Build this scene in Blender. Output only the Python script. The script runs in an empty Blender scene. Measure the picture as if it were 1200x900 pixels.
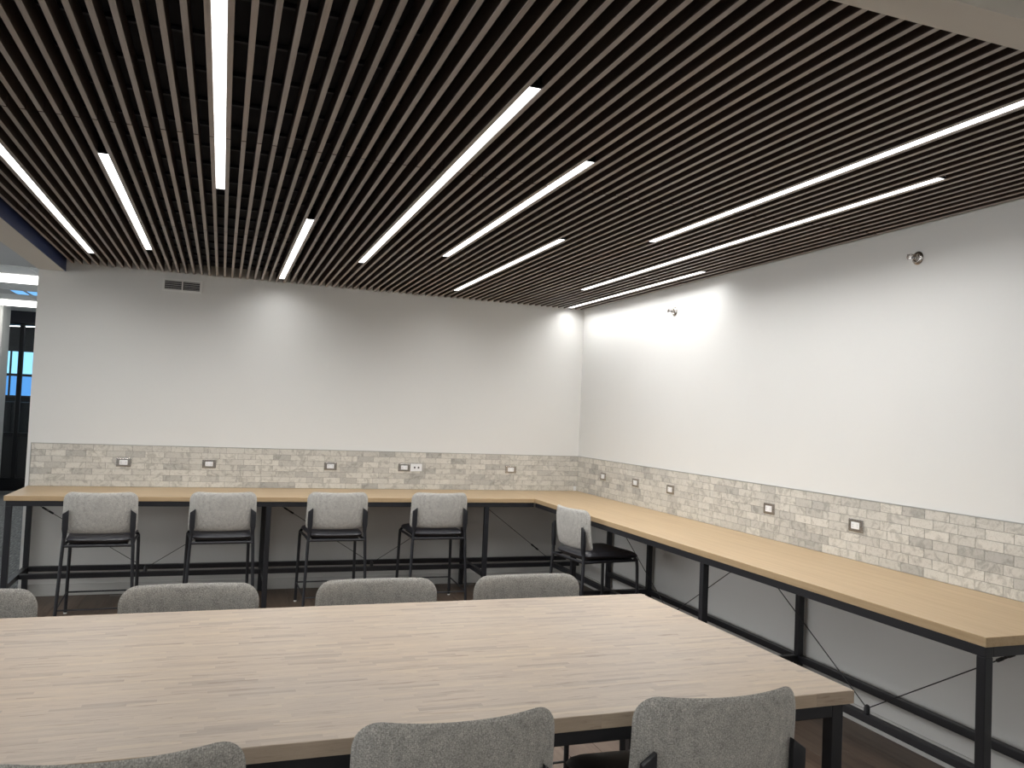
import bpy, bmesh, math, random
from mathutils import Vector, Matrix
random.seed(7)
sc = bpy.context.scene
COL = sc.collection

# ------------------------------------------------------------------ camera
YAW, PITCH, ROLL, FPX = math.radians(19.7071), math.radians(2.1836), math.radians(2.4565), 945.36
CAM = Vector((-3.5164, -7.6729, 1.6727))
fw = Vector((math.sin(YAW)*math.cos(PITCH), math.cos(YAW)*math.cos(PITCH), math.sin(PITCH)))
rt = Vector((math.cos(YAW), -math.sin(YAW), 0)); up = rt.cross(fw)
R_ = math.cos(ROLL)*rt + math.sin(ROLL)*up
U_ = -math.sin(ROLL)*rt + math.cos(ROLL)*up
cd = bpy.data.cameras.new('camera'); cam = bpy.data.objects.new('camera', cd); COL.objects.link(cam)
cd.sensor_width = 36; cd.lens = FPX/1200*36; cd.clip_start = .02; cd.clip_end = 100
cam.matrix_world = Matrix(((R_.x, U_.x, -fw.x, CAM.x), (R_.y, U_.y, -fw.y, CAM.y), (R_.z, U_.z, -fw.z, CAM.z), (0, 0, 0, 1)))
sc.camera = cam

# ------------------------------------------------------------------ world, exposure
w = bpy.data.worlds.new('daylight'); sc.world = w; w.use_nodes = True
w.node_tree.nodes['Background'].inputs[0].default_value = (.8, .88, 1, 1)
w.node_tree.nodes['Background'].inputs[1].default_value = .4
vs = sc.view_settings
vs.view_transform = 'Standard'; vs.look = 'None'; vs.gamma = 1; vs.use_curve_mapping = False
vs.exposure = 0.4
LED = 4.0          # glow of the linear lights' diffusers
LED_W = 86.0      # beam of the linear lights, watts per square metre of lens
OFFICE = 4.2       # recessed office lights
DAY = 4.5          # window panes (daylight)

# ------------------------------------------------------------------ main measures (metres, room corner at 0,0)
ZS = 2.7956        # underside of the slats
ZB = 2.722         # underside of the bulkheads
ZO = 3.1           # office ceiling
ZC = .914          # counters and table
ZT = 1.2687        # top of the tiles
D = .7757          # counter depth
XW = -5.015        # free end of the back wall
YE = -5.4086       # end of the right counter
YS = -6.095        # slat ceiling ends
PITCH_S = .0639

# ------------------------------------------------------------------ materials
def mat(name, col, rough=.5, metal=0, spec=.5):
    m = bpy.data.materials.new(name); m.use_nodes = True
    b = m.node_tree.nodes['Principled BSDF']
    b.inputs['Base Color'].default_value = (*col, 1); b.inputs['Roughness'].default_value = rough
    b.inputs['Metallic'].default_value = metal; b.inputs['Specular IOR Level'].default_value = spec
    return m
class NT:
    def __init__(s, m): s.t = m.node_tree; s.b = s.t.nodes['Principled BSDF']
    def n(s, ty, **k):
        x = s.t.nodes.new(ty)
        for a, v in k.items():
            if a.startswith('i_'): x.inputs[a[2:].replace('_', ' ')].default_value = v
            else: setattr(x, a, v)
        return x
    def l(s, a, b): s.t.links.new(a, b)
    def coords(s, scale=(1, 1, 1), rnd=False, src='Object'):
        tc = s.n('ShaderNodeTexCoord'); mp = s.n('ShaderNodeMapping'); mp.inputs['Scale'].default_value = scale
        s.l(tc.outputs[src], mp.inputs['Vector'])
        if rnd:
            oi = s.n('ShaderNodeObjectInfo'); mu = s.n('ShaderNodeMath', operation='MULTIPLY'); mu.inputs[1].default_value = 53.0
            s.l(oi.outputs['Random'], mu.inputs[0]); s.l(mu.outputs[0], mp.inputs['Location'])
        return mp.outputs[0]
    def noise(s, vec, sc_, det=3, rough=.5, dist=0):
        x = s.n('ShaderNodeTexNoise'); x.inputs['Scale'].default_value = sc_; x.inputs['Detail'].default_value = det
        x.inputs['Roughness'].default_value = rough; x.inputs['Distortion'].default_value = dist
        s.l(vec, x.inputs['Vector']); return x.outputs['Fac']
    def ramp(s, fac, stops):
        r = s.n('ShaderNodeValToRGB'); e = r.color_ramp.elements
        while len(e) < len(stops): e.new(.5)
        for el, (p, c) in zip(e, stops): el.position = p; el.color = (*c, 1)
        s.l(fac, r.inputs[0]); return r.outputs[0]
    def mix(s, a, b, fac, mode='MIX'):
        x = s.n('ShaderNodeMix', data_type='RGBA', blend_type=mode)
        for i, v in ((0, fac), (6, a), (7, b)):
            if hasattr(v, 'is_linked'): s.l(v, x.inputs[i])
            elif i == 0: x.inputs[0].default_value = v
            else: x.inputs[i].default_value = (*v, 1)
        return x.outputs[2]
    def bump(s, fac, strength, dist=.001):
        x = s.n('ShaderNodeBump'); x.inputs['Strength'].default_value = strength; x.inputs['Distance'].default_value = dist
        s.l(fac, x.inputs['Height']); s.l(x.outputs[0], s.b.inputs['Normal'])
    def base(s, c): s.l(c, s.b.inputs['Base Color'])

M = {}
def paint(name, col, rough=.6):
    m = mat(name, col, rough, spec=.3); t = NT(m); c = t.coords()
    t.base(t.mix(tuple(x*.97 for x in col), col, t.noise(c, 2.5, 4)))
    t.bump(t.noise(c, 260, 2), .12, .0006); return m
M['wall'] = paint('painted wall', (.745, .745, .725))
M['soffit'] = paint('soffit paint', (.68, .64, .58))
M['navy'] = paint('navy paint', (.028, .045, .13), .45)
M['base'] = paint('baseboard', (.62, .62, .60), .45)
M['column'] = paint('column paint', (.60, .61, .58))
M['bedark'] = mat('dark felt', (.012, .013, .019), .85)
M['batten'] = mat('dark batten', (.018, .02, .03), .6)
M['greyceil'] = mat('grey exposed ceiling', (.13, .15, .165), .8)
M['black'] = mat('black powder coat', (.013, .014, .018), .42)
M['blackseat'] = mat('black vinyl', (.022, .023, .030), .38, spec=.7)
M['blackgloss'] = mat('black aluminium', (.008, .009, .011), .3)
M['chrome'] = mat('brushed steel', (.50, .475, .45), .25, 1)
M['darksteel'] = mat('dark steel', (.16, .15, .145), .35, .9)
M['white'] = mat('white plastic', (.82, .83, .84), .4)
M['hole'] = mat('socket slot', (.06, .06, .07), .6)
M['ventwhite'] = mat('vent enamel', (.78, .78, .76), .45)
M['ventdark'] = mat('vent inside', (.03, .03, .035), .8)
M['glide'] = mat('foot glide', (.7, .7, .68), .5)
M['grout'] = mat('grout', (.30, .285, .26), .85)
M['trimmetal'] = mat('edge trim', (.45, .45, .43), .35, .6)
M['tbar'] = mat('ceiling grid', (.5, .5, .49), .6)
M['darkpanel'] = mat('charcoal panel', (.02, .022, .024), .5)
def emit(name, col, s):
    m = bpy.data.materials.new(name); m.use_nodes = True; n = m.node_tree; n.nodes.clear()
    o = n.nodes.new('ShaderNodeOutputMaterial'); e = n.nodes.new('ShaderNodeEmission')
    e.inputs[0].default_value = (*col, 1); e.inputs[1].default_value = s; n.links.new(e.outputs[0], o.inputs[0]); return m
M['led'] = emit('led diffuser', (1, .99, .98), LED)
M['office'] = emit('office light diffuser', (1, .975, .94), OFFICE)
M['day'] = emit('daylit pane', (.32, .70, 1), 1.3)
M['day2'] = emit('daylit pane low', (.12, .38, .85), 1.0)
M['dayside'] = emit('daylit side pane', (.96, .98, 1), DAY)
M['bluereflect'] = emit('blue window reflection', (.18, .45, .85), 1.0)  # emission stands in for window light mirrored near the ceiling
g = mat('clear glass', (.75, .8, .82), .02); NT(g).b.inputs['Transmission Weight'].default_value = 1; NT(g).b.inputs['IOR'].default_value = 1.05
M['glass'] = g

def wood(name, stops, scale, rough=.45, grain=9, rnd=True, fine=60, spec=.4):
    m = mat(name, stops[0][1], rough, spec=spec); t = NT(m); c = t.coords(scale, rnd)
    a = t.noise(c, grain, 5, .6, .6); b = t.noise(c, fine, 3, .6)
    mx = t.n('ShaderNodeMath', operation='MULTIPLY_ADD'); mx.inputs[1].default_value = .35
    t.l(b, mx.inputs[0]); t.l(a, mx.inputs[2])
    col = t.ramp(mx.outputs[0], stops)
    if rnd:
        oi = t.n('ShaderNodeObjectInfo')
        col = t.mix(col, t.ramp(oi.outputs['Random'], [(0, (.80, .78, .76)), (.5, (1, 1, 1)), (1, (1.0, .93, .86))]), .8, 'MULTIPLY')
    t.base(col); t.bump(b, .15, .0005); return m
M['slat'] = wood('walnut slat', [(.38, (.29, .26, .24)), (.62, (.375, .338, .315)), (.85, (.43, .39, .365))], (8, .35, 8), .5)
M['slatshade'] = wood('gap-shaded walnut slat side', [(.38, (.034, .023, .019)), (.62, (.050, .034, .028)), (.85, (.064, .045, .036))], (8, .35, 8), .55)  # shade between the slats put into the side colour
M['plank'] = wood('brown floor plank', [(.35, (.068, .046, .034)), (.6, (.118, .082, .060)), (.85, (.155, .113, .083))], (9, .7, 9), .42, 2.2, fine=9)
M['oakx'] = wood('light oak along x', [(.35, (.40, .28, .155)), (.62, (.46, .33, .19)), (.85, (.51, .375, .225))], (.5, 14, 14), .38, 3, False, 14)
M['oaky'] = wood('light oak along y', [(.35, (.40, .28, .155)), (.62, (.46, .33, .19)), (.85, (.51, .375, .225))], (14, .5, 14), .38, 3, False, 14)

# butcher block: staves of random length, colour per stave
def butcher():
    m = mat('butcher block', (.6, .5, .4), .42, spec=.4); t = NT(m)
    c = t.coords()
    sx = t.n('ShaderNodeSeparateXYZ'); t.l(c, sx.inputs[0])
    row = t.n('ShaderNodeMath', operation='MULTIPLY'); row.inputs[1].default_value = 1/.0175; t.l(sx.outputs[1], row.inputs[0])
    fl = t.n('ShaderNodeMath', operation='FLOOR'); t.l(row.outputs[0], fl.inputs[0])
    wn = t.n('ShaderNodeTexWhiteNoise', noise_dimensions='1D'); t.l(fl.outputs[0], wn.inputs['W'])
    sh = t.n('ShaderNodeMath', operation='MULTIPLY_ADD'); sh.inputs[1].default_value = 7.0
    xs = t.n('ShaderNodeMath', operation='MULTIPLY'); xs.inputs[1].default_value = 1/.17; t.l(sx.outputs[0], xs.inputs[0])
    t.l(wn.outputs['Value'], sh.inputs[0]); t.l(xs.outputs[0], sh.inputs[2])
    flx = t.n('ShaderNodeMath', operation='FLOOR'); t.l(sh.outputs[0], flx.inputs[0])
    cb = t.n('ShaderNodeCombineXYZ'); t.l(flx.outputs[0], cb.inputs[0]); t.l(fl.outputs[0], cb.inputs[1])
    w2 = t.n('ShaderNodeTexWhiteNoise', noise_dimensions='3D'); t.l(cb.outputs[0], w2.inputs['Vector'])
    stave = t.ramp(w2.outputs['Value'], [(0, (.40, .325, .26)), (.07, (.455, .37, .29)), (.25, (.495, .405, .315)), (.75, (.52, .425, .33)), (1, (.555, .455, .34))])
    mp = t.n('ShaderNodeMapping'); mp.inputs['Scale'].default_value = (4.2, 46, 46)
    t.l(c, mp.inputs['Vector']); ad = t.n('ShaderNodeVectorMath', operation='MULTIPLY_ADD')
    t.l(w2.outputs['Color'], ad.inputs[0]); ad.inputs[1].default_value = (9, 9, 9); t.l(mp.outputs[0], ad.inputs[2])
    gr = t.noise(ad.outputs[0], 3, 6, .7, .3)
    st = t.noise(ad.outputs[0], 1.5, 3, .6, .5)
    fk = t.noise(mp.outputs[0], 1.25, 4, .65, .8)
    col = t.mix(stave, t.ramp(gr, [(.28, (.86, .84, .83)), (.6, (1, 1, 1))]), 1, 'MULTIPLY')
    col = t.mix(col, t.ramp(st, [(.28, (.72, .68, .67)), (.38, (1, 1, 1)), (.68, (1, 1, 1)), (.78, (1.09, 1.07, 1.03))]), .85, 'MULTIPLY')
    col = t.mix(col, t.ramp(fk, [(.32, (.66, .62, .62)), (.41, (1, 1, 1))]), .8, 'MULTIPLY')
    big = t.noise(c, 1.3, 3)
    col = t.mix(col, t.ramp(big, [(.3, (.93, .95, .98)), (.7, (1.03, 1, .95))]), 1, 'MULTIPLY')
    t.base(col); t.bump(gr, .06, .0004); return m
M['butcher'] = butcher()

def tile_mat():
    m = mat('stone look tile', (.55, .52, .46), .38, spec=.45); t = NT(m)
    c = t.coords((1, 1, 1), True)
    oi = t.n('ShaderNodeObjectInfo')
    wn = t.n('ShaderNodeTexWhiteNoise', noise_dimensions='1D'); 
    ml = t.n('ShaderNodeMath', operation='MULTIPLY'); ml.inputs[1].default_value = 917.0
    t.l(oi.outputs['Random'], ml.inputs[0]); t.l(ml.outputs[0], wn.inputs['W'])
    b = t.ramp(wn.outputs['Value'], [(0, (.44, .43, .40)), (.16, (.52, .505, .465)), (.32, (.59, .57, .52)), (.7, (.64, .62, .565)), (1, (.69, .665, .605))])
    cloud = t.noise(c, 14, 4, .6, 1.2)
    b = t.mix(b, t.ramp(cloud, [(.36, (.72, .72, .71)), (.5, (1, 1, 1))]), 1, 'MULTIPLY')
    vein = t.noise(c, 22, 3, .5, 2.0)
    b = t.mix(b, t.ramp(vein, [(.47, (1, 1, 1)), (.5, (.74, .72, .69)), (.53, (1, 1, 1))]), .7, 'MULTIPLY')
    t.base(b); return m
M['tile'] = tile_mat()

def fabric_mat():
    m = mat('grey woven fabric', (.27, .265, .25), .95, spec=.1); t = NT(m); c = t.coords()
    mp = t.n('ShaderNodeMapping'); t.l(c, mp.inputs['Vector']); mp.inputs['Scale'].default_value = (1, .4, 1)
    br = t.n('ShaderNodeTexVoronoi', distance='CHEBYCHEV'); br.inputs['Scale'].default_value = 230; br.inputs['Randomness'].default_value = .55
    t.l(mp.outputs[0], br.inputs['Vector'])
    fl = t.noise(mp.outputs[0], 330, 2, .6); big = t.noise(c, 45, 3)
    col = t.ramp(br.outputs['Distance'], [(.1, (.58, .565, .535)), (.75, (.28, .27, .255))])
    col = t.mix(col, t.ramp(fl, [(.3, (.62, .62, .62)), (.7, (1.25, 1.25, 1.23))]), 1, 'MULTIPLY')
    col = t.mix(col, t.ramp(big, [(.3, (.9, .9, .9)), (.7, (1.08, 1.08, 1.07))]), 1, 'MULTIPLY')
    t.base(col); t.bump(br.outputs['Distance'], .5, .0012)
    t.b.inputs['Sheen Weight'].default_value = .25; t.b.inputs['Sheen Roughness'].default_value = .5
    return m
M['fabric'] = fabric_mat()

def carpet_mat():
    m = mat('grey streaked carpet', (.12, .13, .135), .95, spec=.05); t = NT(m); c = t.coords((22, 2.5, 1))
    t.base(t.ramp(t.noise(c, 3, 4, .7), [(.32, (.08, .085, .088)), (.55, (.20, .21, .21)), (.75, (.38, .39, .385))]))
    t.bump(t.noise(t.coords(), 300, 2), .4, .002); return m
M['carpet'] = carpet_mat()
def ctile_mat():
    m = mat('acoustic ceiling tile', (.78, .79, .77), .8, spec=.1); t = NT(m); c = t.coords()
    t.base(t.mix((.74, .75, .735), (.80, .81, .79), t.noise(c, 90, 4))); t.bump(t.noise(c, 200, 3), .2, .001); return m
M['ctile'] = ctile_mat()

# ------------------------------------------------------------------ mesh helpers
class MB:
    """collects shapes and makes ONE mesh object"""
    def __init__(s): s.bm = bmesh.new()
    def box(s, x0, x1, y0, y1, z0, z1, bev=0, seg=2):
        m = Matrix.Translation(((x0+x1)/2, (y0+y1)/2, (z0+z1)/2)) @ Matrix.Diagonal((abs(x1-x0), abs(y1-y0), abs(z1-z0), 1))
        r = bmesh.ops.create_cube(s.bm, size=1, matrix=m)
        if bev: bmesh.ops.bevel(s.bm, geom=list({e for v in r['verts'] for e in v.link_edges}), offset=bev, segments=seg, affect='EDGES', profile=.5)
        return s
    def ring(s, c, nrm, u, r, n): 
        v = nrm.cross(u); return [s.bm.verts.new(c + r*(math.cos(a)*u + math.sin(a)*v)) for a in (2*math.pi*i/n for i in range(n))]
    def tube(s, pts, r, n=10, cap=True):
        pts = [Vector(p) for p in pts]; rs = r if isinstance(r, (list, tuple)) else [r]*len(pts)
        prev = None; u = None; first = None
        for i, p in enumerate(pts):
            t = (pts[min(i+1, len(pts)-1)] - pts[max(i-1, 0)]).normalized()
            if u is None: u = t.orthogonal().normalized()
            else: u = (u - t*u.dot(t)).normalized()
            ring = s.ring(p, t, u, rs[i], n)
            if prev:
                for k in range(n): s.bm.faces.new((prev[k], prev[(k+1) % n], ring[(k+1) % n], ring[k]))
            else: first = ring
            prev = ring
        if cap: s.bm.faces.new(first[::-1]); s.bm.faces.new(prev)
        return s
    def bar(s, a, b, wx, wy=None, ref=None):
        """square bar between two points"""
        a, b = Vector(a), Vector(b); t = (b-a).normalized(); wy = wy or wx
        u = (Vector(ref) if ref else (Vector((0, 0, 1)) if abs(t.z) < .9 else Vector((1, 0, 0))))
        u = (u - t*u.dot(t)).normalized(); v = t.cross(u)
        q = [s.bm.verts.new(p + sx*u*wx/2 + sy*v*wy/2) for p in (a, b) for sx, sy in ((-1, -1), (1, -1), (1, 1), (-1, 1))]
        for f in ((0, 3, 2, 1), (4, 5, 6, 7), (0, 1, 5, 4), (1, 2, 6, 5), (2, 3, 7, 6), (3, 0, 4, 7)): s.bm.faces.new([q[i] for i in f])
        return s
    def cyl(s, a, b, r, n=16): return s.tube([a, b], r, n)
    def pad(s, hw0, hw1, h, r0, r1, T, fn, nu=20, nv=16, p=7):
        """rounded pillow slab: outline is a rounded rectangle (half width hw0 at the bottom, hw1 at the top, height h,
        corner radii r0 bottom, r1 top), thickness T; fn(x, v, d) places the points"""
        def outline(sx, ty):
            v = (ty+1)/2; hw = hw0+(hw1-hw0)*v
            x, y = sx*hw, ty*h/2
            rr = r1 if ty > 0 else r0
            cx, cy = hw-rr, h/2-rr
            if abs(x) > cx and abs(y) > cy:
                dx, dy = abs(x)-cx, abs(y)-cy; L = math.hypot(dx, dy); m_ = max(dx, dy)
                k = m_/L if L > 0 else 1
                x = math.copysign(cx+dx*k, x); y = math.copysign(cy+dy*k, y)
            return x, y
        grids = []
        for side in (1, -1):
            G = []
            for j in range(nv+1):
                row = []
                for i in range(nu+1):
                    a, b = 2*i/nu-1, 2*j/nv-1
                    a = math.copysign(1-(1-abs(a))**1.35, a); b = math.copysign(1-(1-abs(b))**1.35, b)
                    rad = max(abs(a), abs(b))
                    if rad < 1e-6: x = y = 0
                    else:
                        x, y = outline(a/rad, b/rad); x *= rad; y *= rad
                    d = side*T/2*max(0, 1-rad**p)**.5
                    if side == -1 and (i in (0, nu) or j in (0, nv)): row.append(grids[0][j][i])
                    else: row.append(s.bm.verts.new(fn(x, y, d)))
                G.append(row)
            grids.append(G)
            for j in range(nv):
                for i in range(nu):
                    q = [G[j][i], G[j][i+1], G[j+1][i+1], G[j+1][i]]
                    s.bm.faces.new(q if side == 1 else q[::-1])
        return s
    def lathe(s, prof, n=20, axis='z', at=(0, 0, 0)):
        at = Vector(at); rings = []
        for r, h in prof:
            ring = []
            for i in range(n):
                a = 2*math.pi*i/n; x, y = r*math.cos(a), r*math.sin(a)
                p = {'z': (x, y, h), 'x': (h, x, y), 'y': (x, h, y)}[axis]
                ring.append(s.bm.verts.new(at+Vector(p)))
            rings.append(ring)
        for a, b in zip(rings, rings[1:]):
            for k in range(n): s.bm.faces.new((a[k], a[(k+1) % n], b[(k+1) % n], b[k]))
        s.bm.faces.new(rings[0][::-1]); s.bm.faces.new(rings[-1]); return s
    def mesh(s, name, m, off=None, smooth=False):
        if off is not None: bmesh.ops.translate(s.bm, verts=s.bm.verts, vec=-Vector(off))
        bmesh.ops.recalc_face_normals(s.bm, faces=s.bm.faces)
        me = bpy.data.meshes.new(name); s.bm.to_mesh(me); s.bm.free(); me.materials.append(m)
        if smooth:
            me.shade_smooth()
            me.set_sharp_from_angle(angle=math.radians(40))
        return me

def obj(name, me, parent=None, loc=(0, 0, 0), rot=(0, 0, 0)):
    o = bpy.data.objects.new(name, me); COL.objects.link(o); o.location = loc; o.rotation_euler = rot
    if parent: o.parent = parent
    return o
def part(name, mb, m, parent=None, smooth=False):
    """mesh given in the frame of the parent's own origin when the parent is given, else world"""
    return obj(name, mb.mesh(name, m, None, smooth), parent)
def wpart(name, mb, m, root, smooth=False):
    """mesh given in world coordinates, root is an unrotated empty or mesh with a location"""
    return obj(name, mb.mesh(name, m, root.location, smooth), root)
def tag(o, label, cat, group=None):
    o['label'] = label; o['category'] = cat
    if group: o['group'] = group
    return o
def thing(name, label, cat, loc=(0, 0, 0), rz=0, group=None):
    return tag(obj(name, None, None, loc, (0, 0, rz)), label, cat, group)
def struct(name, mb, m, label=None):
    o = part(name, mb, m); o['kind'] = 'structure'
    if label: o['label'] = label
    return o
def copy_tree(root, loc, rz, label):
    def cp(o, par):
        c = o.copy(); COL.objects.link(c)
        if par: c.parent = par
        for ch in o.children: cp(ch, c)
        return c
    r = cp(root, None); r.location = loc; r.rotation_euler = (0, 0, rz); r['label'] = label
    return r
B = lambda *a, **k: MB().box(*a, **k)

# ================================================================== SETTING
# floor: sub-floor slab with loose planks in the meeting area, carpet beyond the wall end
fl = struct('floor', B(XW-.03, .15, -11, .15, -.1, -.006), M['grout'], 'brown wood plank floor under the counters and the big table')
PW, PL = .18, 1.22
pm = B(0, PW-.0015, 0, PL-.0015, -.0055, 0, bev=.0008, seg=1).mesh('plank', M['plank'])
nx = 40
for i in range(nx):
    x = XW-.03 + i*PW
    if x+PW > -.013: break
    y = -8.6 + (i*.47 % 1)*PL - PL*.9
    while y < 0:
        y1 = min(y+PL, -.012)
        if y1-y > .1:
            if abs(y1-y-PL) < 1e-4: obj('plank', pm, fl, (x, y, 0))
            else: obj('plank', B(0, PW-.0015, 0, y1-y-.0015, -.0055, 0, bev=.0008, seg=1).mesh('plank', M['plank']), fl, (x, y, 0))
        y += PL
x = XW-.03 + i*PW
for k in range(7):
    obj('plank', B(0, -.012-x, 0, PL-.0015, -.0055, 0).mesh('plank', M['plank']), fl, (x, -8.55+k*PL, 0))
ca = struct('floor', B(-13, XW-.032, -11, 14.2, -.1, 0), M['carpet'], 'grey streaked office carpet beyond the wall end')

# walls
wb = struct('wall_back', B(XW, 0, 0, .14, 0, 3.4), M['wall'], 'pale back wall with air vent above the tiled splash')
wr = struct('wall_right', B(0, .14, -11, .14, 0, 3.4), M['wall'], 'pale right wall with two sprinkler heads')
struct('wall_rear', B(-13, .14, -11.12, -11, 0, 3.4), M['wall'])
wl = struct('wall_left', B(-13.12, -13, -11, 14.3, 0, 3.4), M['wall'])
struct('wall_office', B(-4.0, 0.14, 8.3, 8.42, 0, 3.4), M['wall'])
struct('wall_office_side', B(-4.12, -4.0, .14, 8.42, 0, 3.4), M['wall'])
struct('baseboard_back', B(XW, -.012, -.012, 0, 0, .1, bev=.003), M['base'])
struct('baseboard_right', B(-.012, 0, -11, 0, 0, .1, bev=.003), M['base'])

# slat ceiling: black felt deck > slats, cross battens
ce = struct('ceiling', B(-4.80, 0, YS, 0, 2.885, 2.93), M['bedark'], 'ceiling of long brown wood slats under a black deck')
XL0 = -3.583                                    # centre line of the third light
slat_x = []
j = -19
while True:
    x = XL0 + PITCH_S*(j+.5)
    if x > -.03: break
    if x > -4.79: slat_x.append(x)
    j += 1
segs = [(-.004, -2.036), (-2.046, -4.040), (-4.050, YS+.002)]
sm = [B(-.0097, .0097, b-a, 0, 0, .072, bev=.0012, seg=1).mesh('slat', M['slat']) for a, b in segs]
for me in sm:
    me.materials.append(M['slatshade'])
    for f in me.polygons: f.material_index = 0 if f.normal.z < -.5 else 1  # undersides keep the lighter walnut, all other faces get the painted gap shade
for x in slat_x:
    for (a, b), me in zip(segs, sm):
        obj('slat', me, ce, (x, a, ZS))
bm_ = B(-4.79, -.002, -.008, .008, 0, .014).mesh('batten', M['batten'])
y = -.30
while y > YS+.1:
    obj('batten', bm_, ce, (0, y, ZS+.0715)); y -= .305

# bulkheads around the slat ceiling
struct('trim_1', B(-5.02, -4.822, YS-.12, .0, ZB, 3.4), M['soffit'], 'pale bulkhead left of the slat ceiling')
nv = struct('trim_2', B(-4.822, -4.814, YS, 0, ZB, 2.93), M['navy'], 'navy blue inner face of the left bulkhead')
struct('trim_3', B(-5.02, 0, YS-.12, YS, ZB, 3.4), M['soffit'], 'beige bulkhead at the near end of the slat ceiling')
struct('trim_5', B(-13, -5.02, YS-.16, YS-.12, ZB+.05, 3.4), M['wall'])
cr = struct('ceiling', B(-13, 0, -11, YS-.12, ZB+.05, ZB+.12), M['ctile'], 'grey white ceiling behind the beige bulkhead')
# office ceiling: tiles in a grid
co = struct('ceiling', B(-13, -4.0, .14, 8.3, ZO+.012, ZO+.1), M['tbar'], 'white tiled office ceiling beyond the wall end')
struct('ceiling', B(-13, -5.02, YS-.12, .14, ZO+.012, ZO+.1), M['tbar'], 'office ceiling left of the bulkhead')
ct = B(-.3, .3, -.3, .3, -.004, .012, bev=.003, seg=1).mesh('ceiling_tile', M['ctile'])
OL = [(-5.95, 3.66), (-6.56, 6.71), (-8.39, 3.66), (-8.39, 6.71)]     # recessed lights replace a tile pair
for ix in range(-9, 6):
    for iy in range(-1, 14):
        x, y = -5.95+ix*.61*1.0, 3.66+iy*.61
        if not (-9.4 < x < -4.3 and .2 < y < 8.1): continue
        if any(abs(x-a) < .7*.61 and abs(y-b) < .3 for a, b in OL): continue
        obj('ceiling_tile', ct, co, (x, y, ZO+.0))

# ================================================================== LINEAR LIGHTS
def light(i, y0, y1, label):
    x = XL0 + PITCH_S*i
    t = thing('linear_light', label, 'light', (x, y0, ZS), 0, 'linear lights set between the ceiling slats')
    wpart('housing', B(x-.0212, x+.0212, y0, y1, ZS+.010, ZS+.07), M['ventwhite'], t)
    wpart('diffuser', B(x-.0212, x+.0212, y0+.004, y1-.004, ZS+.003, ZS+.010, bev=.0008, seg=1), M['led'], t)
    ld = bpy.data.lights.new('lamp', 'AREA'); ld.shape = 'RECTANGLE'; ld.size = .040; ld.size_y = y1-y0-.012
    ld.energy = LED_W*ld.size*ld.size_y; ld.spread = math.radians(152); ld.color = (1, .99, .98)
    obj('lamp', ld, t, (0, (y1-y0)/2, .0020))
    for yy, s in ((y0, 1), (y1, -1)):
        wpart('end_cap', B(x-.0214, x+.0214, min(yy, yy+s*.004), max(yy, yy+s*.004), ZS+.001, ZS+.0705), M['blackgloss'], t)
light(-15, -4.35, -.625, 'glowing ceiling light nearest the navy bulkhead, leaving the photo at left')
light(-8, -3.552, -1.048, 'short glowing ceiling light, second from the navy bulkhead')
light(0, -5.63, -3.162, 'glowing ceiling light running straight up to the top edge of the photo')
light(8, -2.707, -.214, 'short glowing ceiling light that ends at the back wall right of the vent')
light(16, -5.119, -1.426, 'longest diagonal ceiling light in the middle of the slat ceiling')
light(24, -4.48, -2.021, 'middle-length ceiling light just right of the longest diagonal one')
light(32, -2.988, -.492, 'ceiling light nearer the back wall, seventh from the navy bulkhead')
light(40, -5.80, -3.204, 'ceiling light that leaves the photo at the right edge')
light(47, -4.986, -1.208, 'long ceiling light, second from the right wall')
light(53, -2.529, -.066, 'ceiling light closest to the right wall, reaching the room corner')

# ================================================================== TILED SPLASH
TP, TH = .1525, (ZT-ZC)/7
def splash(name, label, along, length, phase):
    """along: 'x' on the back wall (runs to -x), 'y' on the right wall (runs to -y)"""
    t = thing(name, label, 'backsplash', (0, 0, ZC))
    def place(u0, u1, z0, z1, d0, d1, bev=0):
        if along == 'x': return B(u0, u1, -d1, -d0, z0-ZC, z1-ZC, bev=bev, seg=1)
        return B(-d1, -d0, u0, u1, z0-ZC, z1-ZC, bev=bev, seg=1)
    part('grout_bed', place(-length, -.002 if along == 'x' else -.011, ZC+.0005, ZT, .0008, .0062), M['grout'], t)
    cache = {}
    for r in range(7):
        z1 = ZT - r*TH; z0 = z1-TH
        b = phase + (0 if r % 2 == 0 else -.0525)
        edges = [b+TP*k for k in range(-60, 60)]
        lo, hi = -length, (-.002 if along == 'x' else -.011)
        edges = [lo]+[e for e in edges if lo+.01 < e < hi-.01]+[hi]
        for a, c in zip(edges, edges[1:]):
            k = round(c-a, 4)
            if k not in cache:
                gp = .0011
                if along == 'x': cache[k] = B(gp, k-gp, -.0085, -.006, gp, TH-gp, bev=.0008, seg=1).mesh('tile', M['tile'])
                else: cache[k] = B(-.0085, -.006, gp, k-gp, gp, TH-gp, bev=.0008, seg=1).mesh('tile', M['tile'])
            obj('tile', cache[k], t, (a, 0, z0-ZC) if along == 'x' else (0, a, z0-ZC))
    part('edge_trim', place(-length, -.002 if along == 'x' else -.011, ZT, ZT+.004, .0008, .010), M['trimmetal'], t)
    e = place(-length-.004, -length, ZC, ZT+.004, .0008, .010); part('edge_trim', e, M['trimmetal'], t)
splash('tile_backsplash', 'stone-look brick tiles on the back wall above the counter', 'x', 4.984, -4.826)
splash('tile_backsplash', 'stone-look brick tiles on the right wall above the counter', 'y', 6.3, -4.706)

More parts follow.
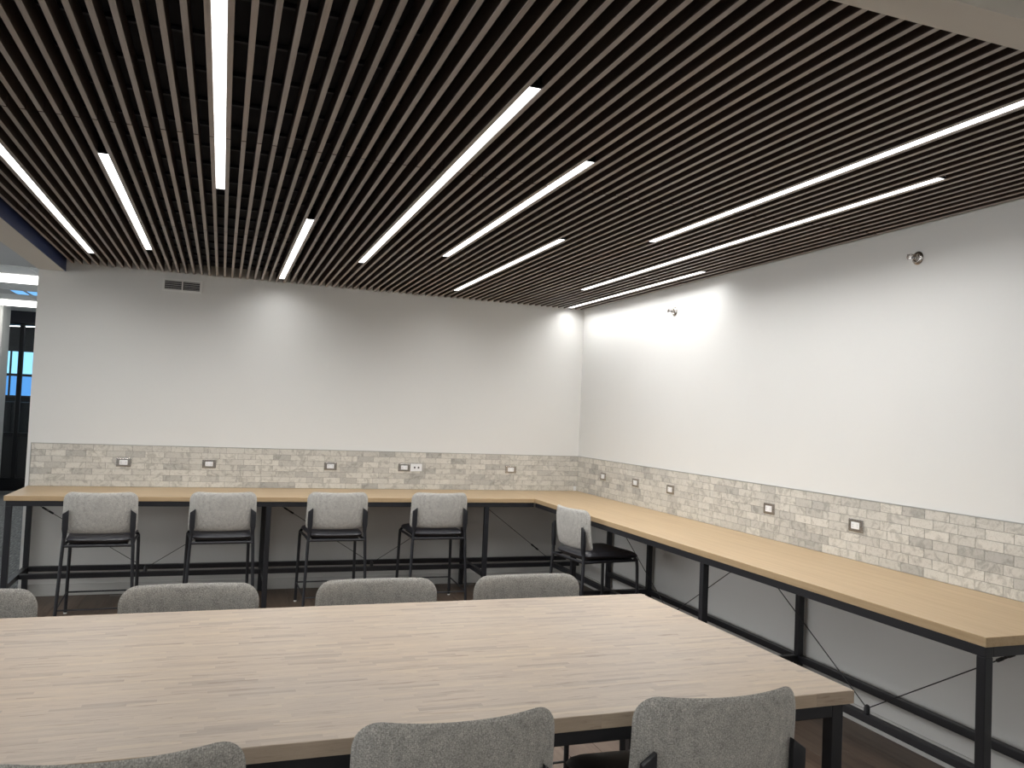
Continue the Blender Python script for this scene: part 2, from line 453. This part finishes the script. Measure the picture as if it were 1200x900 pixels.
# ================================================================== COUNTERS
TW = .04          # steel tube
TOP = .037
ZR = .235         # bottom rail height
def turnbuckle(mb, p, d):
    d = d.normalized()
    mb.tube([p-d*.05, p-d*.045, p-d*.015, p-d*.01], [.004, .008, .008, .004], 8)
    mb.tube([p+d*.01, p+d*.015, p+d*.045, p+d*.05], [.004, .008, .008, .004], 8)
    side = d.orthogonal().normalized()
    for s in (1, -1): mb.tube([p-d*.016+side*s*.006, p+d*.016+side*s*.006], .0022, 6)
def cable(root, a, b, tb=.82):
    a, b = Vector(a), Vector(b)
    c = wpart('cable', MB().tube([a, b], .0028, 6), M['blackgloss'], root, True)
    mb = MB(); turnbuckle(mb, a+(b-a)*tb, b-a)
    me = mb.mesh('turnbuckle', M['blackgloss'], root.location, True)
    obj('turnbuckle', me, c)
def anchor(root, p):
    p = Vector(p)
    wpart('cable_anchor', MB().lathe([(.015, -.03), (.015, 0), (.011, .012), (.004, .016)], 12, 'z', p), M['black'], root, True)
zt_ = ZC-TOP
cbk = thing('wall_counter', 'wood-topped counter on a black steel frame along the back wall', 'counter', (-2.9, -.4, 0), 0)
wpart('worktop', B(-4.994, -D-.0006, -D, -.009, zt_, ZC, bev=.002), M['oakx'], cbk)
fy, by, my = -D+.025, -.045, -.36
def frame_x(x):
    for yy in (fy, by): wpart('leg', B(x-TW/2, x+TW/2, yy-TW/2, yy+TW/2, 0.001, zt_-TW, bev=.003), M['black'], cbk)
    wpart('side_rail', B(x-TW/2, x+TW/2, fy+TW/2, by-TW/2, ZR-TW/2, ZR+TW/2, bev=.003), M['black'], cbk)
    wpart('top_rail', B(x-TW/2, x+TW/2, fy+TW/2, by-TW/2, zt_-TW, zt_-.0005, bev=.003), M['black'], cbk)
FX = (-4.962, -3.108, -1.229)
for x in FX: frame_x(x)
for yy, nm in ((fy, 'front_rail'), (by, 'rear_rail')): wpart(nm, B(-4.982, -D-.005, yy-TW/2, yy+TW/2, zt_-TW, zt_-.0005, bev=.003), M['black'], cbk)
for yy in (my, by):
    for a, b in zip(FX+(), FX[1:]+(-.10,)): wpart('floor_rail', B(a+TW/2+.0005, b-TW/2-.0005, yy-TW/2, yy+TW/2, ZR-TW/2, ZR+TW/2, bev=.003), M['black'], cbk)
for a, b in zip(FX, FX[1:]):
    m_ = (a+b)/2; anchor(cbk, (m_, my, ZR+TW/2+.03))
    for s, e in ((-1, a), (1, b)): cable(cbk, (m_+s*.008, my, ZR+TW/2+.032), (e-s*.03, my, zt_-.02))
cable(cbk, (-.42, my, ZR+TW/2+.02), (-1.199, my, zt_-.02), .22); anchor(cbk, (-.41, my, ZR+TW/2+.03))

crt = thing('wall_counter', 'long wood-topped counter on a black steel frame along the right wall', 'counter', (-.4, -2.7, 0), 0)
wpart('worktop', B(-D, -.009, YE, -.009, zt_, ZC, bev=.002), M['oaky'], crt)
fx, bx, mx = -D+.025, -.045, -.40
def frame_y(y, front=True):
    for xx in ((fx, bx) if front else (bx,)): wpart('leg', B(xx-TW/2, xx+TW/2, y-TW/2, y+TW/2, 0.001, zt_-TW, bev=.003), M['black'], crt)
    if front: wpart('side_rail', B(fx+TW/2, bx-TW/2, y-TW/2, y+TW/2, ZR-TW/2, ZR+TW/2, bev=.003), M['black'], crt)
    wpart('top_rail', B(fx+TW/2, bx-TW/2, y-TW/2, y+TW/2, zt_-TW, zt_-.0005, bev=.003), M['black'], crt)
FY = (YE+.025, -3.50, -1.615)
for y in FY: frame_y(y)
frame_y(-.863, False)
for xx, nm in ((fx, 'front_rail'), (bx, 'rear_rail')): wpart(nm, B(xx-TW/2, xx+TW/2, YE+.005, -D-.005 if xx == fx else -.07, zt_-TW, zt_-.0005, bev=.003), M['black'], crt)
for xx in (mx, bx):
    for a, b in zip(FY, FY[1:]+(-.863 if xx == bx else -.385,)): wpart('floor_rail', B(xx-TW/2, xx+TW/2, a+TW/2+.0005, b-TW/2-.0005, ZR-TW/2, ZR+TW/2, bev=.003), M['black'], crt)
for a, b in zip(FY, FY[1:]):
    m_ = (a+b)/2; anchor(crt, (mx, m_, ZR+TW/2+.03))
    for s, e in ((-1, a), (1, b)): cable(crt, (mx, m_+s*.008, ZR+TW/2+.032), (mx, e-s*.03, zt_-.02))

# ================================================================== BIG TABLE
TX1, TX0, TY1, TY0 = -1.739, -4.83, -4.5146, -5.7809
tb = thing('butcher_block_table', 'large butcher-block table on black steel legs in the foreground', 'table', ((TX0+TX1)/2, (TY0+TY1)/2, 0))
wpart('tabletop', B(TX0, TX1, TY0, TY1, ZC-.0386, ZC, bev=.0025), M['butcher'], tb)
zb = ZC-.0386
for x in (TX0+.045, TX1-.045):
    for y in (TY0+.035, TY1-.035): wpart('leg', B(x-.02, x+.02, y-.02, y+.02, .001, zb-.0005, bev=.003), M['black'], tb)
    wpart('apron', B(x-.02, x+.02, TY0+.0555, TY1-.0555, zb-.04, zb-.0005, bev=.003), M['black'], tb)
    wpart('floor_rail', B(x-.02, x+.02, TY0+.0555, TY1-.0555, .10, .14, bev=.003), M['black'], tb)
for y in (TY0+.035, TY1-.035): wpart('apron', B(TX0+.0655, TX1-.0655, y-.02, y+.02, zb-.04, zb-.0005, bev=.003), M['black'], tb)
wpart('floor_rail', B(TX0+.0655, TX1-.0655, (TY0+TY1)/2-.02, (TY0+TY1)/2+.02, .10, .14, bev=.003), M['black'], tb)

# ================================================================== STOOLS (sitter faces local +y)
def make_stool(loc, rz, label):
    t = thing('counter_stool', label, 'stool', loc, rz, 'counter stools with grey backs')
    Z0, Z1 = .682, .980; H = Z1-Z0; zc = (Z0+Z1)/2
    def back(x, v, d):
        z = zc+v
        y = -.262 + .056*(abs(x)/.24)**2.2 - .03*(v/H) + d - .012*math.cos(v/H*math.pi)
        return Vector((x, y, z + .006*(x/.24)**2*(v > 0)*(2*v/H)))
    part('backrest', MB().pad(.248, .245, H, .03, .064, .036, back, 28, 20, 6), M['fabric'], t, True)
    def seat(x, v, d): return Vector((x, v+.002, (.634) + d + .004*(x/.23)**2 - .012*max(0, (v-.14)/.1)**2))
    part('seat', MB().pad(.216, .236, .50, .05, .05, .074, seat, 20, 20, 4), M['blackseat'], t, True)
    part('seat_pan', B(-.19, .19, -.19, .21, .592, .604, bev=.004), M['black'], t)
    for s in (-1, 1):
        l = part('leg', MB().tube([(s*.250, -.292, .012), (s*.229, -.258, .58), (s*.224, -.258, .65), (s*.222, -.258, .70)], [.0115, .0125, .013, .0125], 12), M['black'], t, True)
        part('foot_glide', MB().lathe([(.012, .0005), (.013, .006), (.0117, .014)], 12, 'z', (s*.250, -.292, 0)), M['glide'], l, True)
        # flat upright that clasps the backrest
        mb = MB(); q = []
        prof = [(.655, .012, .012), (.69, .0145, .013), (.72, .0195, .012), (.80, .0195, .010), (.842, .0195, .009)]
        for z, hx, hy in prof:
            yc = -.2585 - .006*(z-.66)/.17
            q.append([mb.bm.verts.new(Vector((s*.221 + ax*hx, yc + ay*hy, z + (.014*(-ax*s) if z > .83 else 0)))) for ax, ay in ((-1, -1), (1, -1), (1, 1), (-1, 1))])
        for a, b in zip(q, q[1:]):
            for k in range(4): mb.bm.faces.new((a[k], a[(k+1) % 4], b[(k+1) % 4], b[k]))
        mb.bm.faces.new(q[0][::-1]); mb.bm.faces.new(q[-1])
        bmesh.ops.bevel(mb.bm, geom=list(mb.bm.edges), offset=.002, segments=2, affect='EDGES', profile=.5)
        part('back_upright', mb, M['black'], t, True)
        l = part('leg', MB().tube([(s*.246, .236, .012), (s*.238, .222, .55), (s*.236, .216, .60), (s*.228, .20, .615)], .0125, 12), M['black'], t, True)
        part('foot_glide', MB().lathe([(.012, .0005), (.013, .006), (.0117, .014)], 12, 'z', (s*.246, .236, 0)), M['glide'], l, True)
        part('seat_rail', MB().tube([(s*.225, -.258, .596), (s*.222, 0, .596), (s*.233, .218, .596)], .0105, 10), M['black'], t, True)
        part('side_stretcher', MB().tube([(s*.2465, -.28, .145), (s*.2445, .232, .165)], .0055, 8), M['black'], t, True)
    part('cross_bar', MB().tube([(-.225, -.258, .596), (.225, -.258, .596)], .0105, 10), M['black'], t, True)
    part('foot_rest', MB().tube([(-.2445, .232, .165), (.2445, .232, .165)], .0065, 8), M['black'], t, True)
    part('rear_stretcher', MB().tube([(-.2465, -.28, .145), (.2465, -.28, .145)], .0055, 8), M['black'], t, True)
    return t
PI = math.pi
s0 = make_stool((-4.31, -.872, 0), math.radians(1.5), 'grey-backed stool at the back counter, the one below the air vent nearest the wall end')
for x, y, a, lab in (
    (-3.472, -.80, 3, 'grey-backed stool at the back counter, second from its left end'),
    (-2.585, -.745, 1.5, 'grey-backed stool at the back counter, third from its left end'),
    (-1.715, -.715, 0, 'grey-backed stool at the back counter, nearest the room corner'),
    (-.700, -1.930, -83, 'grey-backed stool tucked side-on under the right counter'),
    (-4.335, -4.625, 180, 'far-side stool at the big table, cut off at the left edge of the photo'),
    (-3.587, -4.630, 180, 'stool on the far side of the big table, in front of the second wall stool'),
    (-2.884, -4.632, 180, 'stool on the far side of the big table, in front of the third wall stool'),
    (-2.232, -4.630, 181, 'stool on the far side of the big table, nearest its right end'),
    (-3.682, -5.675, 2, 'stool on the near side of the big table, at the bottom left of the photo'),
    (-2.966, -5.637, 1, 'stool on the near side of the big table, middle of the three near ones'),
    (-2.256, -5.637, -1, 'stool on the near side of the big table, at its right end'),
): copy_tree(s0, (x, y, 0), math.radians(a), lab)

# ================================================================== OUTLETS
def outlet(wall, u, z, label, kind='power'):
    rz = 0 if wall == 'back' else -PI/2          # local -y faces the room
    loc = (u, -.0086, z) if wall == 'back' else (-.0086, u, z)
    if kind == 'data':
        t = thing('data_plate', label, 'outlet', loc, rz)
        p = part('plate', B(-.057, .057, -.006, 0, -.036, .036, bev=.003), M['white'], t)
        for x in (-.016, .022): part('jack', B(x-.008, x+.008, -.0085, -.006, -.009, .009, bev=.001), M['hole'], t)
        return
    t = thing('power_outlet', label, 'outlet', loc, rz, 'power outlets on the tiles')
    part('plate', B(-.0585, .0585, -.006, 0, -.036, .036, bev=.003), M['chrome'], t)
    q = part('insert', B(-.032, .032, -.010, -.006, -.020, .020, bev=.0015), M['white'], t)
    for sx in (-1, 1):
        part('screw', MB().lathe([(.004, 0), (.004, -.0015)], 10, 'y', (sx*.048, -.006, 0)), M['darksteel'], t, True)
        for dz in (-.006, .006): part('slot', B(sx*.018-.0045, sx*.018+.0045, -.0104, -.0100, dz-.001, dz+.001), M['hole'], q)
for u, lab in ((-4.282, 'steel outlet plate on back wall tiles above the leftmost wall stool'), (-3.593, 'steel outlet plate on back wall tiles above the second wall stool'),
               (-2.533, 'steel outlet plate on back wall tiles above the third wall stool'), (-1.835, 'steel outlet plate directly left of the white data plate'),
               (-.747, 'steel outlet plate on back wall tiles nearest the room corner')): outlet('back', u, 1.122, lab)
outlet('back', -1.7175, 1.124, 'white data plate with two dark jacks on the back wall tiles', 'data')
for u, lab in ((-.612, 'steel outlet plate on right wall tiles closest to the room corner'), (-1.261, 'steel outlet plate on right wall tiles, second from the corner'),
               (-1.856, 'steel outlet plate on right wall tiles, third from the corner'), (-3.128, 'steel outlet plate on right wall tiles, second largest in view'),
               (-3.919, 'steel outlet plate on right wall tiles, nearest to the viewer')): outlet('right', u, 1.115, lab)
sb = tag(obj('cable_socket', None, None, (-.035, -.0086, .915)), 'tiny white socket box at the bottom of the tiles in the corner', 'socket')
part('box', B(-.013, .013, -.012, 0, .001, .045, bev=.003), M['white'], sb)
part('lid', B(-.010, .010, -.0135, -.012, .012, .034, bev=.001), M['ventwhite'], sb)

# ================================================================== AIR VENT
vt = thing('air_vent', 'small white air vent high on the back wall under the slats', 'vent', (-3.898, 0, 2.685))
W2, H2 = .162, .056
part('duct', B(-W2+.012, W2-.012, -.004, -.0005, -H2+.012, H2-.012), M['ventdark'], vt)
fr = MB()
for a in ((-W2, W2, H2-.018, H2), (-W2, W2, -H2, -H2+.018), (-W2, -W2+.018, -H2+.018, H2-.018), (W2-.018, W2, -H2+.018, H2-.018)):
    fr.box(a[0], a[1], -.012, -.0005, a[2], a[3])
part('frame', fr, M['ventwhite'], vt)
part('divider', B(-.005, .005, -.012, -.004, -H2+.018, H2-.018), M['ventwhite'], vt)
for s in (-1, 1):
    for k in range(5):
        z = -H2+.026+k*.0152; lo, hi = (.006, W2-.019) if s > 0 else (-W2+.019, -.006)
        part('louver', MB().bar((lo, -.007, z), (hi, -.007, z), .0040, .006), M['tbar'], vt)

# ================================================================== SPRINKLERS
for y, z, lab in ((-4.31, 2.617, 'chrome sidewall sprinkler head on the right wall, nearer to the viewer'), (-1.81, 2.592, 'chrome sidewall sprinkler head on the right wall, nearer the corner')):
    t = thing('sprinkler', lab, 'sprinkler', (0, y, z), 0, 'sidewall sprinklers')
    part('escutcheon', MB().lathe([(.036, -.0005), (.037, -.004), (.030, -.012), (.022, -.014), (.016, -.010)], 24, 'x'), M['chrome'], t, True)
    part('body', MB().lathe([(.014, -.008), (.014, -.03), (.009, -.034)], 16, 'x'), M['chrome'], t, True)
    for s in (-1, 1): part('frame_arm', MB().tube([(-.03, s*.012, 0), (-.045, s*.013, 0), (-.062, s*.003, 0)], .003, 8), M['darksteel'], t, True)
    part('bulb', MB().tube([(-.034, 0, 0), (-.058, 0, 0)], .0025, 8), M['hole'], t, True)
    part('deflector', MB().lathe([(.014, -.062), (.016, -.064), (.004, -.067)], 16, 'x'), M['chrome'], t, True)
    part('deflector_hood', B(-.066, -.036, -.014, .014, .013, .0155, bev=.001), M['chrome'], t)

# ================================================================== OFFICE BEYOND THE WALL END
for (x, y), lab in zip(OL, ('bright recessed office light just left of the wall end', 'farther recessed office light near the glass partition', 'recessed office light hidden farther left in the near row', 'recessed office light hidden farther left in the far row')):
    t = thing('recessed_light', lab, 'light', (x, y, ZO-.004))
    part('frame', B(-.605, .605, -.30, .30, .002, .015), M['ventwhite'], t)
    part('diffuser', B(-.57, .57, -.20, .20, -.05, .002, bev=.012), M['office'], t)
n_ = 0
for y in (-8.9, -10.2):
    for x in (-1.3, -3.7, -6.1, -8.5):
        q = thing('recessed_light', 'recessed office light behind the viewer', 'light', (x, y, ZB+.045), 0, 'recessed lights behind the viewer')
        part('frame', B(-.605, .605, -.30, .30, -.002, .005), M['ventwhite'], q)
        part('diffuser', B(-.57, .57, -.265, .265, -.008, -.002, bev=.002), M['office'], q)
for y in (-4.6, -1.6):
    for x in (-6.6, -9.0):
        q = thing('recessed_light', 'recessed office light left of the bulkhead, out of the photo', 'light', (x, y, ZO-.004), 0, 'recessed lights left of the bulkhead')
        part('frame', B(-.30, .30, -.605, .605, .002, .015), M['ventwhite'], q)
        part('diffuser', B(-.265, .265, -.57, .57, -.004, .002, bev=.002), M['office'], q)
t = thing('reflection_panel', 'blue window reflection imitated by glowing squares at the office ceiling, left of the wall end', 'panel', (-6.16, 5.30, ZO-.005))
part('frame', B(-.40, .40, -.28, .28, -.004, .0005), M['tbar'], t)
for x in (-.10, .10, .30): part('reflection_square', B(x-.075, x+.075, -.22, .20, -.008, -.004), M['bluereflect'], t)  # mirrored windows drawn as glowing squares, not a light fixture
col = struct('wall_column', B(-7.7, -6.86, 7.1, 7.6, 0, ZO-.005, bev=.01), M['column'], 'pale column standing before the glass partition')

gp = thing('glass_partition', 'black-framed glass partition at the far end of the office', 'partition', (-6.8, 8.344, 0))
YG = 8.344
for x in (-8.9, -7.86, -6.83, -5.80, -4.77): wpart('mullion', B(x-.035, x+.035, YG-.04, YG+.04, .22, 2.86, bev=.004), M['blackgloss'], gp)
for z0, z1, n in ((.0, .219, 'base_rail'), (2.861, 2.90, 'head_rail'),): wpart(n, B(-9, -4.2, YG-.045, YG+.045, z0+.001, z1), M['blackgloss'], gp)
for a, b in zip((-8.9, -7.86, -6.83, -5.80), (-7.86, -6.83, -5.80, -4.77)):
    wpart('transom', B(a+.036, b-.036, YG-.03, YG+.03, .93, 1.00), M['blackgloss'], gp)
    wpart('lower_panel', B(a+.036, b-.036, YG-.012, YG+.012, .221, .929), M['darkpanel'], gp)
    wpart('pane', B(a+.036, b-.036, YG-.004, YG+.004, 1.001, 2.86), M['glass'], gp)
# room behind the glass: dark ceiling with thin bright strips, cabinets, far windows
struct('ceiling', B(-13, -4, 8.42, 14.2, 3.25, 3.3), M['greyceil'], 'dark ceiling behind the glass partition')
struct('trim_4', B(-13, -4, 8.30, 8.42, 2.905, 3.4), M['batten'])
for k in range(5):
    y = 9.2+k*1.0
    q = thing('strip_light', 'thin strip light on the dark ceiling behind the glass, %s row' % ('nearest', 'second', 'third', 'fourth', 'farthest')[k], 'light', (-7.4, y, 3.2), math.radians(-24))
    part('housing', MB().bar((-2.2, .0, .03), (2.2, -.0, .03), .03, .05), M['ventwhite'], q)
    part('diffuser', MB().bar((-2.19, 0, .008), (2.19, 0, .008), .014, .04), M['office'], q)
cb = thing('storage_cabinet', 'dark storage cabinet behind the glass partition', 'cabinet', (-7.5, 11.4, 0))
part('body', B(-1.6, 1.6, -.3, .3, .001, 1.50), M['darkpanel'], cb)
for k in range(4):
    d = part('door', B(-1.59+k*.8, -.81+k*.8, -.32, -.301, .05, 1.48, bev=.003), M['darkpanel'], cb)
    part('handle', B(-.86+k*.8, -.845+k*.8, -.335, -.3205, .7, .85), M['chrome'], d)
wf = struct('wall_far', MB().box(-13, -9.3, 14.1, 14.2, 0, 3.4).box(-6.6, -4, 14.1, 14.2, 0, 3.4).box(-9.3, -6.6, 14.1, 14.2, 0, 1.60).box(-9.3, -6.6, 14.1, 14.2, 2.66, 3.4), M['darkpanel'])
wi = struct('window_1', MB().box(-9.3, -6.6, 14.05, 14.1, 2.66, 2.80).box(-9.3, -6.6, 14.06, 14.1, 2.08, 2.14).box(-9.3, -6.6, 14.06, 14.1, 1.58, 1.63), M['blackgloss'], 'bright blue window far behind the glass partition')
for k in range(5):
    x = -9.3+k*.54
    part('pane', B(x+.02, x+.52, 14.12, 14.13, 2.14, 2.66), M['day'], wi)
    part('pane', B(x+.02, x+.52, 14.12, 14.13, 1.63, 2.08), M['day2'], wi)
    part('frame_post', B(x-.02, x+.02, 14.09, 14.14, 1.6, 2.68), M['blackgloss'], wi)
# window band along the far left side of the office
for k in range(5):
    y = -9.5+k*3.0
    q = struct('window_%d' % (k+2), B(-13.0, -12.96, y-.05, y+2.45, .85, .9), M['blackgloss'])
    for a in (0, 1.2): part('pane', B(-12.995, -12.985, y+a+.03, y+a+1.17, .92, 2.7), M['dayside'], q)
    for a in (0, 1.2, 2.4): part('frame_post', B(-13.0, -12.95, y+a-.03, y+a+.03, .9, 2.72), M['blackgloss'], q)
    part('frame_head', B(-13.0, -12.95, y-.03, y+2.43, 2.70, 2.75), M['blackgloss'], q)
